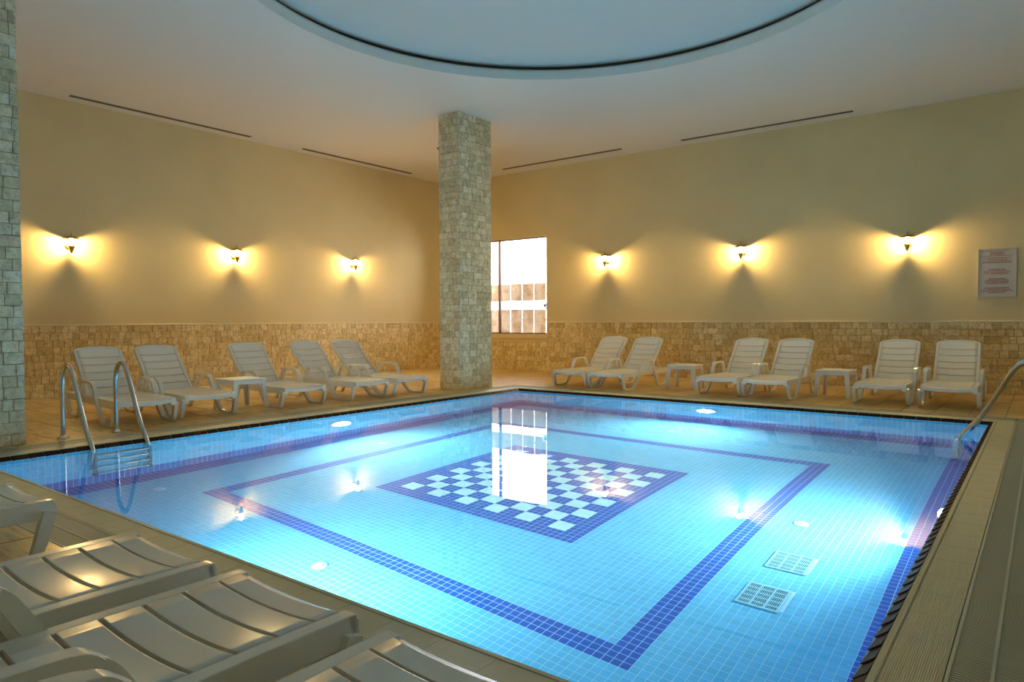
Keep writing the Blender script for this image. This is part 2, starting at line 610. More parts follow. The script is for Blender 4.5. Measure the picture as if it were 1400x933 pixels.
# linear air slots
for nm, (x0, x1, y0, y1), lb in (
        ('air_slot', (-4.47, -4.375, -4.83, -1.96), 'dark linear air slot in the ceiling above the ladder loungers'),
        ('air_slot', (-4.47, -4.375, -0.87, 1.97), 'dark linear air slot in the ceiling ending near the central pillar'),
        ('air_slot', (-2.58, 0.30, 2.84, 2.935), 'dark linear air slot in the ceiling above the window'),
        ('air_slot', (1.46, 4.32, 2.96, 3.055), 'dark linear air slot in the ceiling toward the notice board')):
    e = empty(nm, ((x0 + x1) / 2, (y0 + y1) / 2, H))
    tag(e, lb, 'vent', 'ceiling air slots')
    hx, hy = (x1 - x0) / 2, (y1 - y0) / 2
    bm = bmesh.new(); box(bm, -hx, hx, -hy, hy, -0.006, 0.004); finish('slot', bm, 'slot', e)
    bm = bmesh.new()
    if hx < hy:
        box(bm, -hx - 0.01, -hx, -hy, hy, -0.004, 0.002); box(bm, hx, hx + 0.01, -hy, hy, -0.004, 0.002)
    else:
        box(bm, -hx, hx, -hy - 0.01, -hy, -0.004, 0.002); box(bm, -hx, hx, hy, hy + 0.01, -0.004, 0.002)
    finish('frame', bm, 'paint_ceiling', e)
e = empty('ceiling_sensor', (-2.375, 0.663, H)); tag(e, 'tiny black sensor dot on the ceiling beside the central pillar', 'sensor')
bm = bmesh.new(); lathe(bm, [(0.025, 0.0), (0.025, -0.012), (0.018, -0.018)], 12); finish('base', bm, 'black', e)
bm = bmesh.new(); lathe(bm, [(0.012, -0.016), (0.012, -0.035), (0.004, -0.04)], 10); finish('probe', bm, 'black', e)

# ------------------------------------------------------------------ window and the terrace outside
win = empty('window_1', ((WX0 + WX1) / 2, WR, WZ0)); tag(win, 'bright window in the back wall behind the central pillar', 'window', kind='structure')
ox, oz = (WX0 + WX1) / 2, WZ0


def wbox(name, x0, x1, y0, y1, z0, z1, mk, bev=0.0):
    b_ = bmesh.new(); box(b_, x0 - ox, x1 - ox, y0, y1, z0 - oz, z1 - oz)
    return finish(name, b_, mk, win, bevel=bev)


fy0, fy1 = 0.075, 0.125
wbox('frame_bar', WX0, WX1, fy0, fy1, WZ1 - 0.025, WZ1, 'frame'); wbox('frame_bar', WX0, WX1, fy0, fy1, WZ0, WZ0 + 0.025, 'frame')
wbox('frame_bar', WX0, WX0 + 0.03, fy0, fy1, WZ0 + .025, WZ1 - .025, 'frame'); wbox('frame_bar', WX1 - 0.012, WX1, fy0, fy1, WZ0 + .025, WZ1 - .025, 'frame')
wbox('mullion', -3.135, -3.095, fy0 - 0.02, fy1, WZ0 + .025, WZ1 - .025, 'frame')
wbox('pane', WX0 + 0.03, -3.135, 0.098, 0.102, WZ0 + .025, WZ1 - .025, 'glass'); wbox('pane', -3.095, WX1 - .012, 0.098, 0.102, WZ0 + .025, WZ1 - .025, 'glass')
wbox('sill', WX0 - 0.02, WX1 + 0.03, -0.03, 0.2, WZ0 - 0.10, WZ0, 'sill', 0.008)
st = wbox('sticker', -1.95, -1.80, 0.092, 0.096, 1.33, 1.47, 'sticker_white')
b_ = bmesh.new()
for pts in (((-1.915, 1.445), (-1.87, 1.36), (-1.83, 1.445)),):
    f0 = [b_.verts.new((x - ox, 0.0915, z - oz)) for x, z in pts]
    b_.faces.new(f0)
g_ = bmesh.ops.extrude_face_region(b_, geom=list(b_.faces))
bmesh.ops.translate(b_, verts=[v for v in g_['geom'] if isinstance(v, bmesh.types.BMVert)], vec=(0, -0.002, 0))
finish('mark', b_, 'sticker_blue', st)

bm = bmesh.new(); box(bm, -16, 4, WR + 0.2, WR + 6.0, -0.3, -0.05)
tag(finish('terrace_ground', bm, 'terrace'), 'pale paved terrace outside the window', 'terrace', kind='structure')
par = empty('terrace_parapet', (-4.0, WR + 0.9, -0.05)); tag(par, 'mottled marble slab parapet seen through the window', 'parapet')
PYP = WR + 0.9
for row, (z0, z1) in enumerate(((0.0, 1.36), (1.56, 1.97))):
    edges = [-8.965 + 0.345 * k for k in range(24)]
    for k in range(len(edges) - 1):
        x0, x1 = edges[k] + 0.014, edges[k + 1] - 0.014
        if x1 > -1.5: break
        b_ = bmesh.new(); box(b_, x0 + 4.0, x1 + 4.0, 0, 0.04, z0 + .05, z1 + .05)
        finish('slab', b_, 'parapet', par, bevel=0.004, seg=1)
for z in (0.30, 1.15, 1.75):
    b_ = bmesh.new(); box(b_, -5.0, 2.5, 0.045, 0.075, z, z + 0.03)
    finish('rail', b_, 'steel', par)

# ------------------------------------------------------------------ pillars
for cx0, cy0, lb in ((-0.955, -0.83, 'stone clad pillar standing at the far pool corner before the window'),
                     (-0.95, -7.49, 'stone clad pillar standing beside the pool ladder')):
    cw, cl = 0.435, 0.79
    e = empty('stone_pillar', (cx0 + cw / 2, cy0 + cl / 2, 0)); tag(e, lb, 'pillar', 'stone pillars')
    hx, hy = cw / 2, cl / 2
    b_ = bmesh.new(); box(b_, -hx + 0.012, hx - 0.012, -hy + 0.012, hy - 0.012, 0, H); finish('core', b_, 'grout', e)
    tl = []
    for org, du, n, ln in ((npv(hx - .012, -hy, 0), uy, ux, cl), (npv(-hx, -hy + .012, 0), ux, -uy, cw), (npv(-hx + .012, hy, 0), -uy, -ux, cl), (npv(hx, hy - .012, 0), -ux, uy, cw)):
        tl += stone_rows(org, du, uz, n, ln, H)
    # scored in world space, so shift before choosing and back after
    off = npv(cx0 + hx, cy0 + hy, 0)
    e_loc = Vector(off)
    tw = [(t[0] + off, *t[1:]) for t in tl]
    holder = len(bpy.data.objects)
    before = set(bpy.data.objects)
    place_tiles('stone_tile', 'stone_tiles_far', tw, 'column_stone_cool_lit', e, 'tone')
    for o in set(bpy.data.objects) - before:
        o.matrix_parent_inverse = Matrix.Translation(-e_loc)

# ------------------------------------------------------------------ pool edge: coping, grating, nosing
coping = empty('pool_coping', (A / 2, -B / 2, 0)); tag(coping, 'ribbed olive ceramic coping around the pool', 'coping', kind='structure')
PIN = Matrix.Translation((-A / 2, B / 2, 0))
sides = [  # start corner, direction, outward, length
    (npv(0, -B, 0), uy, -ux, B), (npv(0, 0, 0), ux, uy, A), (npv(A, 0, 0), -uy, ux, B), (npv(A, -B, 0), -ux, -uy, A)]


def piece_mesh(name, ln, w0, w1, z0, z1, mk, bev):
    b_ = bmesh.new(); box(b_, -ln / 2, ln / 2, w0, w1, z0, z1)
    bmesh.ops.bevel(b_, geom=list(b_.edges), offset=bev, segments=2, affect='EDGES', clamp_overlap=True)
    bmesh.ops.recalc_face_normals(b_, faces=b_.faces)
    me = bpy.data.meshes.new(name); b_.to_mesh(me); b_.free(); me.materials.append(MT[mk])
    return me


for org, du, n, ln in sides:
    cnt = round(ln / 0.244); pl = ln / cnt
    lip = piece_mesh('coping_tile', pl - 0.003, 0.0, 0.026, -0.04, 0.001, 'coping', 0.004)
    mid = piece_mesh('coping_tile', pl - 0.0006, 0.029, COPE - 0.003, -0.04, 0.0, 'coping', 0.0008)
    rot = Matrix(((du[0], n[0], 0, 0), (du[1], n[1], 0, 0), (0, 0, 1, 0), (0, 0, 0, 1)))
    for k in range(cnt):
        c = org + du * (k + .5) * pl
        o = link('coping_tile', mid, coping)
        o.matrix_local = PIN @ Matrix.Translation(c) @ rot
    nm = piece_mesh('coping_lip', ln, 0.0, 0.027, -0.04, 0.001, 'coping', 0.004)
    o = link('coping_lip', nm, coping); o.matrix_local = PIN @ Matrix.Translation(org + du * ln / 2) @ rot
for cx_, cy_ in ((0, 0), (A, 0), (0, -B), (A, -B)):
    sx, sy = (-1 if cx_ == 0 else 1), (1 if cy_ == 0 else -1)
    b_ = bmesh.new(); xs = sorted((cx_, cx_ + sx * (COPE - .003))); ys = sorted((cy_, cy_ + sy * (COPE - .003)))
    box(b_, xs[0], xs[1], ys[0], ys[1], -0.04, 0.0)
    o = finish('corner_tile', b_, 'coping', coping, bevel=0.003); o.matrix_local = PIN

grat = empty('overflow_grating', (A / 2, -B / 2, 0)); tag(grat, 'slatted pale overflow grating running around the pool coping', 'grating', kind='structure')
slats = []
for org, du, n, ln in sides:
    s0, s1 = -GRATE, ln + GRATE
    cnt = int((s1 - s0) / 0.0165)
    for k in range(cnt):
        s = s0 + (k + .5) * (s1 - s0) / cnt
        for w0, w1 in ((COPE + .012, 0.302), (0.314, GRATE - .012)):
            if s < -COPE or s > ln + COPE:
                continue
            c = org + du * s + n * (w0 + w1) / 2 + uz * -0.012
            slats.append((c, du * 0.0048, n * (w1 - w0) / 2, uz, 0.010, 0.001, 0.5))
# corner fields of the grating
for cx_, cy_, sx, sy in ((0, 0, -1, 1), (A, 0, 1, 1), (0, -B, -1, -1), (A, -B, 1, -1)):
    for k in range(14):
        s = COPE + .012 + (k + .5) * 0.0165
        if s > GRATE - 0.012: break
        slats.append((npv(cx_ + sx * s, cy_ + sy * (COPE + GRATE) / 2, -0.012), ux * 0.0048, uy * 0.11, uz, 0.010, 0.001, 0.5))
o = joined_tiles('grating_slats', slats, 'grating', grat, 'tone'); o.matrix_local = PIN
for org, du, n, ln in sides:
    rot = Matrix(((du[0], n[0], 0, 0), (du[1], n[1], 0, 0), (0, 0, 1, 0), (0, 0, 0, 1)))
    for nm, w0, w1, ext in (('grating_rail', COPE, COPE + .012, COPE), ('grating_rail', 0.302, 0.314, 0.30), ('grating_rail', GRATE - .012, GRATE, GRATE)):
        me = piece_mesh(nm, ln + 2 * ext, w0, w1, -0.03, 0.0005, 'grating', 0.002)
        o = link(nm, me, grat); o.matrix_local = PIN @ Matrix.Translation(org + du * ln / 2) @ rot
    me = piece_mesh('channel', ln + 2 * GRATE, COPE - 0.002, GRATE, -0.20, -0.03, 'channel', 0.001)
    o = link('channel', me, grat); o.matrix_local = PIN @ Matrix.Translation(org + du * ln / 2) @ rot

basin = empty('pool_basin', (A / 2, -B / 2, DEPTH)); tag(basin, 'blue mosaic tiled swimming pool basin with chequered floor', 'pool', kind='structure')
PINB = Matrix.Translation((-A / 2, B / 2, -DEPTH))
# shell (grout bed)
b_ = bmesh.new()
X0, X1, Y0, Y1 = NOSE, A - NOSE, -B + NOSE, -NOSE
box(b_, X0 - .3, X1 + .3, Y0 - .3, Y1 + .3, DEPTH - 0.2, DEPTH)
for q in ((X0 - .25, X0, Y0 - .25, Y1 + .25), (X1, X1 + .25, Y0 - .25, Y1 + .25), (X0, X1, Y1, Y1 + .25), (X0, X1, Y0 - .25, Y0)):
    box(b_, *q, DEPTH, -0.21)
for q in ((X0 - .10, X0, Y0 - .10, Y1 + .10), (X1, X1 + .10, Y0 - .10, Y1 + .10), (X0, X1, Y1, Y1 + .10), (X0, X1, Y0 - .10, Y0)):
    box(b_, *q, -0.21, -0.037)
o = finish('shell', b_, 'pool_grout', basin); o.matrix_local = PINB
# brown nosing tiles, sloping from the coping down to the water
nos = []
for org, du, n, ln in sides:
    cnt = round(ln / 0.12); pl = ln / cnt
    nn = (npv(0, 0, 1) * 0.75 - n * 0.66); nn /= np.linalg.norm(nn)
    top_ = n * 0.0 + uz * -0.006; bot = -n * NOSE + uz * -0.040
    mid = (top_ + bot) / 2; hv = (top_ - bot) / 2
    for k in range(cnt):
        c = org + du * (k + .5) * pl + mid - nn * 0.004
        nos.append((c, du * (pl / 2 - 0.0012), hv * 0.99, nn, 0.006, 0.002, 0.5))
before = set(bpy.data.objects)
place_tiles('nosing_tile', 'nosing_tiles_far', nos, 'nosing', basin, 'tone', 240)
for o in set(bpy.data.objects) - before:
    o.matrix_parent_inverse = PINB

NX, NY = 117, 134
px_, py_ = (X1 - X0) / NX, (Y1 - Y0) / NY
C_LIGHT, C_BLUE, C_PALE = (0.11, 0.53, 0.83), (0.016, 0.115, 0.53), (0.50, 0.84, 0.90)
cbi, cbj = round((3.07 - X0) / px_ - 19.5), round((-3.82 - Y0) / py_ - 19.5)
ibi0, ibi1 = round((1.02 - X0) / px_), round((5.11 - X0) / px_) - 1
ibj0, ibj1 = round((-5.90 - Y0) / py_), round((-1.70 - Y0) / py_) - 1


def floor_col(i, j):
    if min(i, NX - 1 - i, j, NY - 1 - j) < 5:
        return C_BLUE
    a_, b2 = i - cbi, j - cbj
    if 0 <= a_ < 39 and 0 <= b2 < 39:
        if min(a_, 38 - a_, b2, 38 - b2) < 3:
            return C_BLUE
        return C_PALE if ((a_ - 3) // 3 + (b2 - 3) // 3) % 2 == 0 else C_BLUE
    if ibi0 <= i <= ibi1 and ibj0 <= j <= ibj1 and min(i - ibi0, ibi1 - i, j - ibj0, ibj1 - j) < 3:
        return C_BLUE
    return C_LIGHT


def vary(c, q=None):
    k = random.choice((0.95, 0.98, 1.0, 1.02, 1.05))
    return tuple(round(min(1, x * k), 4) for x in c)


grates = ((5.45, -4.825), (5.455, -4.29))
tl = []
for i in range(NX):
    for j in range(NY):
        x, y = X0 + (i + .5) * px_, Y0 + (j + .5) * py_
        if any(abs(x - gx) < 0.125 and abs(y - gy) < 0.135 for gx, gy in grates):
            continue
        tl.append((npv(x, y, DEPTH), ux * (px_ / 2 - 0.0021), uy * (py_ / 2 - 0.0021), uz, 0.001, 0.0008, vary(floor_col(i, j))))
before = set(bpy.data.objects)
place_tiles('mosaic_tile', 'mosaic_tiles_floor', tl, 'mosaic', basin, 'col')
NZ = 27
pz_ = (WATER - 0.0 - DEPTH) / NZ
wtl = []
for axis in range(4):
    cnt = NY if axis in (0, 2) else NX
    for k in range(cnt):
        for r in range(NZ):
            z = DEPTH + (r + .5) * pz_
            col = vary(C_BLUE if r < 5 else C_LIGHT)
            if axis == 0: t = (npv(X0, Y0 + (k + .5) * py_, z), uy * (py_ / 2 - .0021), uz * (pz_ / 2 - .0021), ux)
            elif axis == 1: t = (npv(X0 + (k + .5) * px_, Y1, z), ux * (px_ / 2 - .0021), uz * (pz_ / 2 - .0021), -uy)
            elif axis == 2: t = (npv(X1, Y0 + (k + .5) * py_, z), -uy * (py_ / 2 - .0021), uz * (pz_ / 2 - .0021), -ux)
            else: t = (npv(X0 + (k + .5) * px_, Y0, z), -ux * (px_ / 2 - .0021), uz * (pz_ / 2 - .0021), uy)
            wtl.append((*t, 0.001, 0.0008, col))
joined_tiles('mosaic_tiles_walls', wtl, 'mosaic', basin, 'col')
for o in set(bpy.data.objects) - before:
    o.matrix_parent_inverse = PINB

# water surface
b_ = bmesh.new()
vs = [b_.verts.new(p) for p in ((X0 - .004, Y0 - .004, WATER), (X1 + .004, Y0 - .004, WATER), (X1 + .004, Y1 + .004, WATER), (X0 - .004, Y1 + .004, WATER))]
b_.faces.new(vs)
me = bpy.data.meshes.new('pool_water'); b_.to_mesh(me); b_.free(); me.materials.append(MT['water'])
water = tag(link('pool_water', me), 'clear still blue water filling the pool', 'water', kind='stuff')

# underwater lights, one in the middle of each wall
for (x, y, rz, lb) in ((X0 + .004, -3.65, 0.0, 'round underwater light glowing in the pool wall below the ladder loungers'),
                       (3.185, Y1 - .004, -math.pi / 2, 'round underwater light glowing in the pool wall below the back loungers'),
                       (X1 - .004, -3.65, math.pi, 'round underwater light in the pool wall below the ribbed coping'),
                       (3.185, Y0 + .004, math.pi / 2, 'round underwater light in the pool wall by the near loungers')):
    e = empty('underwater_light', (x, y, -0.62), rz); tag(e, lb, 'light', 'underwater pool lights')
    b_ = bmesh.new(); lathe(b_, [(0.155, 0.0), (0.155, 0.02), (0.14, 0.034), (0.118, 0.034), (0.115, 0.02), (0.115, 0.004)], 28, 'x'); finish('rim', b_, 'white_abs', e, smooth=False)
    ld = bpy.data.lights.new('pool_beam', 'AREA'); ld.shape = 'DISK'; ld.size = 0.18; ld.energy = POOL_WATTS; ld.color = (0.80, 0.98, 1.0); ld.spread = math.radians(150)
    lo = link('pool_beam', ld, e, (0.09, 0, 0)); lo.rotation_euler = (0, math.radians(-90 + 6), 0)
    b_ = bmesh.new(); lathe(b_, [(0.114, 0.008), (0.112, 0.030), (0.10, 0.048), (0.075, 0.062), (0.04, 0.070), (0.008, 0.072)], 28, 'x'); finish('lens', b_, 'lens', e, smooth=True)

# floor inlets
for (x, y, lb) in ((3.12, -1.03, 'white round inlet on the pool floor nearest the back wall'), (0.777, -3.618, 'white round inlet on the pool floor below the windowless-wall loungers'),
                   (2.987, -6.157, 'white round inlet on the pool floor by the near loungers'), (5.33, -3.569, 'white round inlet on the pool floor by the drain covers'),
                   (0.652, -6.085, 'white round inlet on the pool floor near the ladder')):
    e = empty('floor_inlet', (x, y, DEPTH + .004)); tag(e, lb, 'inlet', 'round floor inlets')
    b_ = bmesh.new(); lathe(b_, [(0.054, 0.0), (0.052, 0.008), (0.044, 0.012), (0.036, 0.012)], 24); finish('ring', b_, 'inlet', e)
    b_ = bmesh.new(); lathe(b_, [(0.030, 0.010), (0.029, 0.017), (0.012, 0.019)], 20); finish('cap', b_, 'inlet', e)
    for k in range(3):
        t = k * 2.094 + .4
        b_ = bmesh.new(); lathe(b_, [(0.007, 0.012), (0.007, 0.0185)], 8, 'z', (0.021 * math.cos(t), 0.021 * math.sin(t), 0.002)); finish('port', b_, 'grate_grey', e)

# drain covers
for (gx, gy), lb in zip(grates, ('slotted square drain cover on the pool floor, nearer the near pool corner', 'slotted square drain cover on the pool floor, nearer the round inlet')):
    e = empty('drain_cover', (gx, gy, DEPTH)); tag(e, lb, 'drain', 'pool drain covers')
    hx, hy = 0.125, 0.137
    b_ = bmesh.new(); box(b_, -hx, hx, -hy, hy, 0.0, 0.003); finish('shade_plate', b_, 'slot_shade', e)  # solid plate, coloured dark to paint the shade inside the slots
    b_ = bmesh.new()
    for q in ((-hx, hx, -hy, -hy + .012), (-hx, hx, hy - .012, hy), (-hx, -hx + .012, -hy + .012, hy - .012), (hx - .012, hx, -hy + .012, hy - .012)):
        box(b_, *q, 0, 0.012)
    finish('frame', b_, 'grate_grey', e)
    for k in (1, 2):
        xx = -hx + 2 * hx * k / 3
        b_ = bmesh.new(); box(b_, xx - .005, xx + .005, -hy + .012, hy - .012, 0.003, 0.011); finish('bar', b_, 'grate_grey', e)
    for k in range(1, 5):
        yy = -hy + 2 * hy * k / 5
        b_ = bmesh.new(); box(b_, -hx + .012, hx - .012, yy - .005, yy + .005, 0.003, 0.010); finish('crossbar', b_, 'grate_grey', e)
    b_ = bmesh.new()
    for k in range(21):
        xx = -hx + .012 + (k + .5) * (2 * hx - .024) / 21
        box(b_, xx - .0018, xx + .0018, -hy + .012, hy - .012, 0.003, 0.009)
    o = finish('grille_bars', b_, 'grate_grey', e); o['kind'] = 'stuff'


# ------------------------------------------------------------------ pool ladders
def ladder(loc, rz, label):
    """local +x points into the pool from the coping edge, y along the edge"""
    e = empty('pool_ladder', loc, rz); tag(e, label, 'ladder', 'steel pool ladders')
    hw = 0.238
    for s in (-1, 1):
        pts = smooth_path([(-0.60, s * hw, 0.0), (-0.60, s * hw, 0.30), (-0.598, s * hw, 0.50), (-0.565, s * hw, 0.625), (-0.49, s * hw, 0.692), (-0.405, s * hw, 0.682), (-0.335, s * hw, 0.60),
                           (-0.25, s * hw, 0.44), (-0.10, s * hw, 0.165), (0.0, s * hw, 0.03), (0.058, s * hw, -0.055), (0.083, s * hw, -0.16), (0.09, s * hw, -0.60), (0.09, s * hw, -1.08)], 6)
        b_ = bmesh.new(); tube(b_, pts, 0.021, 14); finish('rail', b_, 'steel', e, smooth=True)
        b_ = bmesh.new(); lathe(b_, [(0.055, 0.0), (0.055, 0.006), (0.03, 0.020), (0.024, 0.034)], 20, 'z', (-0.60, s * hw, 0.0)); finish('flange', b_, 'chrome', e, smooth=True)
        b_ = bmesh.new(); lathe(b_, [(0.026, -1.10), (0.026, -1.07)], 12, 'z', (0.09, s * hw, 0)); finish('foot', b_, 'black', e)
    for z in (-0.30, -0.56, -0.82, -1.06):
        b_ = bmesh.new(); box(b_, 0.06, 0.125, -hw + .015, hw - .015, z - .015, z + .012); finish('rung', b_, 'steel', e, bevel=0.006)
    return e


ladder((0.0, -6.135, 0.0), 0.0, 'polished steel pool ladder beside the stone pillar')
ladder((A - 0.15, -0.98, 0.0), math.pi, 'polished steel pool ladder at the corner below the notice board')


# ------------------------------------------------------------------ sun loungers
SEAT_TOP = 0.272
LW = 0.298          # half width


def slat_mesh(w, ln, dish, th=0.013, nx=10, crown=0.0):
    """dished slat, x across, y along 0..ln; crown bows the far edge for the top slat"""
    b_ = bmesh.new()
    rows = []
    ys = [0.0, 0.004, ln - 0.004, ln]
    for side in (1, -1):
        for iy, y in enumerate(ys):
            row = []
            for k in range(nx + 1):
                u = -1 + 2 * k / nx
                z = -dish * (1 - u * u)
                if side == -1: z -= th
                yy = y + (crown * (1 - u * u) if iy >= 2 else 0)
                row.append(b_.verts.new((u * w, yy, z)))
            rows.append(row)
    for s in (0, 4):
        for r in range(3):
            for k in range(nx):
                q = [rows[s + r][k], rows[s + r][k + 1], rows[s + r + 1][k + 1], rows[s + r + 1][k]]
                b_.faces.new(q if s == 0 else q[::-1])
    for r0, r1 in ((0, 4), (3, 7)):
        for k in range(nx):
            b_.faces.new((rows[r0][k], rows[r0][k + 1], rows[r1][k + 1], rows[r1][k]))
    for k in (0, nx):
        b_.faces.new([rows[r][k] for r in (0, 1, 2, 3)] + [rows[r][k] for r in (7, 6, 5, 4)])
    bmesh.ops.recalc_face_normals(b_, faces=b_.faces)
    me = bpy.data.meshes.new('slat'); b_.to_mesh(me); b_.free(); me.materials.append(MT['plastic'])
    for p in me.polygons: p.use_smooth = abs(p.normal.z) > 0.6
    return me


PITCH_S = 0.1175
slat_me = slat_mesh(0.248, PITCH_S - 0.014, 0.016)
front_me = slat_mesh(0.248, 0.075, 0.016)
back_me = slat_mesh(0.226, PITCH_S - 0.015, 0.012)
crest_me = slat_mesh(0.226, 0.098, 0.012, crown=0.045)


def make_lounger():
    e = empty('sun_lounger')
    # seat frame: two side rails, front apron, rear bar
    b_ = bmesh.new()
    for s in (-1, 1):
        x0, x1 = sorted((s * 0.2475, s * LW))
        strip(b_, [(0.004, SEAT_TOP - 0.043), (0.10, SEAT_TOP - 0.042), (0.6, SEAT_TOP - 0.042), (1.2, SEAT_TOP - 0.042), (1.78, SEAT_TOP - 0.042)], x0, x1, [0.08, 0.085, 0.085, 0.08, 0.07], 4)
    seat = finish('seat', b_, 'plastic', e, bevel=0.008, seg=2)
    # apron across the foot end with a dip in the middle
    b_ = bmesh.new()
    n_ = 14; rows = []
    for k in range(n_ + 1):
        u = -1 + 2 * k / n_
        zt = SEAT_TOP - 0.017 * (1 - u * u) - (0.0 if abs(u) < .9 else 0.006)
        x = u * LW
        rows.append([b_.verts.new(p) for p in ((x, 0.03, zt), (x, 0.0, zt - 0.012), (x, -0.004, zt - 0.05), (x, 0.012, zt - 0.052), (x, 0.03, zt - 0.016))])
    for k in range(n_):
        for q in range(5):
            r_ = (q + 1) % 5
            b_.faces.new((rows[k][q], rows[k + 1][q], rows[k + 1][r_], rows[k][r_]))
    b_.faces.new(rows[0]); b_.faces.new(rows[-1])
    finish('apron', b_, 'plastic', seat, smooth=False)
    link('slat', front_me, seat, (0, 0.03, SEAT_TOP))
    y = 0.115
    for k in range(8):
        link('slat', slat_me, seat, (0, y, SEAT_TOP)); y += PITCH_S
    b_ = bmesh.new(); box(b_, -0.25, 0.25, 1.735, 1.775, SEAT_TOP - 0.065, SEAT_TOP - 0.01); finish('rear_bar', b_, 'plastic', seat, bevel=0.008)
    b_ = bmesh.new(); box(b_, -0.25, 0.25, 1.06, 1.09, SEAT_TOP - 0.07, SEAT_TOP - 0.04); finish('hinge_bar', b_, 'plastic', seat, bevel=0.006)
    # backrest, its own frame leaning back
    ang = math.radians(46)
    back = empty_part('backrest', e)
    b_ = bmesh.new()
    LB = 0.735
    for s in (-1, 1):
        x0, x1 = sorted((s * 0.224, s * 0.262))
        box(b_, x0, x1, 0.0, LB - 0.03, -0.045, 0.006)
    bmesh.ops.bevel(b_, geom=list(b_.edges), offset=0.009, segments=2, affect='EDGES', clamp_overlap=True)
    # arched crest rim
    pts = []
    for k in range(13):
        u = -1 + 2 * k / 12
        pts.append((u * 0.243, LB - 0.028 + 0.042 * (1 - abs(u) ** 2.6), -0.021))
    tube(b_, pts, 0.0185, 8)
    bmesh.ops.recalc_face_normals(b_, faces=b_.faces)
    me = bpy.data.meshes.new('backrest'); b_.to_mesh(me); b_.free(); me.materials.append(MT['plastic'])
    back.data = me
    back.location = (0, 1.065, SEAT_TOP - 0.012)
    back.rotation_euler = (ang, 0, 0)
    y = 0.004
    for k in range(5):
        link('slat', back_me, back, (0, y, 0.0)); y += PITCH_S
    link('slat', crest_me, back, (0, y, 0.0))
    # legs and arms: looped mouldings on each side
    for s in (-1, 1):
        x0, x1 = sorted((s * (LW - 0.012), s * (LW + 0.026)))
        b_ = bmesh.new()
        strip(b_, [(0.03, SEAT_TOP - 0.05), (0.05, 0.15), (0.085, 0.045), (0.13, 0.014), (0.33, 0.014), (0.41, 0.035), (0.52, 0.14), (0.61, 0.28), (0.665, 0.375), (0.705, 0.415)], x0, x1,
              [0.05, 0.055, 0.045, 0.028, 0.028, 0.042, 0.055, 0.05, 0.044, 0.036])
        finish('leg', b_, 'plastic', e, bevel=0.006)
        b_ = bmesh.new()
        xa0, xa1 = sorted((s * (LW - 0.016), s * (LW + 0.034)))
        strip(b_, [(0.685, 0.402), (0.72, 0.426), (0.79, 0.434), (0.92, 0.436), (1.01, 0.430), (1.055, 0.406)], xa0, xa1, [0.03, 0.032, 0.028, 0.028, 0.032, 0.034])
        finish('armrest', b_, 'plastic', e, bevel=0.008)
        b_ = bmesh.new()
        strip(b_, [(1.045, 0.41), (1.105, 0.31), (1.19, 0.13), (1.235, 0.045), (1.28, 0.014), (1.47, 0.014), (1.54, 0.04), (1.62, 0.13), (1.70, SEAT_TOP - 0.05)], x0, x1,
              [0.036, 0.04, 0.042, 0.04, 0.028, 0.028, 0.04, 0.055, 0.06])
        finish('leg', b_, 'plastic', e, bevel=0.006)
    # props behind the backrest
    for s in (-1, 1):
        b_ = bmesh.new()
        x0, x1 = sorted((s * 0.19, s * 0.212))
        strip(b_, [(1.065 + 0.42 * math.cos(ang) + .02, SEAT_TOP + 0.42 * math.sin(ang) - .05), (1.47, 0.40), (1.56, SEAT_TOP - 0.02)], x0, x1, 0.024, 3)
        finish('prop', b_, 'plastic', e, bevel=0.004, seg=1)
    return e


def empty_part(name, parent):
    me = bpy.data.meshes.new(name)
    return link(name, me, parent)


LG = 'white plastic sun loungers'
spots = [  # foot-end centre x, y, heading (degrees), label
    (0.56, 0.60, 0, 'white plastic sun lounger by the back wall, closest to the window'),
    (1.27, 0.56, 0, 'white plastic sun lounger between the window lounger and a side table'),
    (3.02, 0.72, 0, 'white plastic sun lounger just past the window-side table on the back wall'),
    (3.72, 0.66, 0, 'white plastic sun lounger just before the second back-wall table, window side of it'),
    (5.10, 0.88, 0, 'white plastic sun lounger just past the second back-wall table, toward the notice board'),
    (5.84, 0.90, 1, 'white plastic sun lounger directly under the notice board by the corner ladder'),
    (-0.80, -5.50, 85, 'white plastic sun lounger behind the pool ladder, next to the stone pillar'),
    (-0.82, -4.77, 86, 'white plastic sun lounger between the ladder lounger and the windowless-wall table'),
    (-0.72, -3.56, 86, 'white plastic sun lounger by the windowless-wall table, on its central pillar side'),
    (-0.66, -2.50, 90, 'white plastic sun lounger second from the central pillar along the windowless wall'),
    (-0.62, -1.76, 90, 'white plastic sun lounger closest to the central stone pillar'),
    (5.665, -7.715, 180, 'white plastic sun lounger last in the near row, closest to the pool corner'),
    (4.925, -7.70, 180, 'white plastic sun lounger with warm lamp glints, second from the near corner'),
    (4.205, -7.72, 180, 'white plastic sun lounger third from the near corner, its side skirt in shade'),
    (2.80, -7.72, 180, 'white plastic sun lounger at the far end of the near row, foot end only'),
]
proto = make_lounger()
for k, (x, y, a_, lb) in enumerate(spots):
    o = proto if k == 0 else copy_tree(proto)
    o.location = (x, y, 0.0); o.rotation_euler = (0, 0, math.radians(a_))
    tag(o, lb, 'sun lounger', LG)


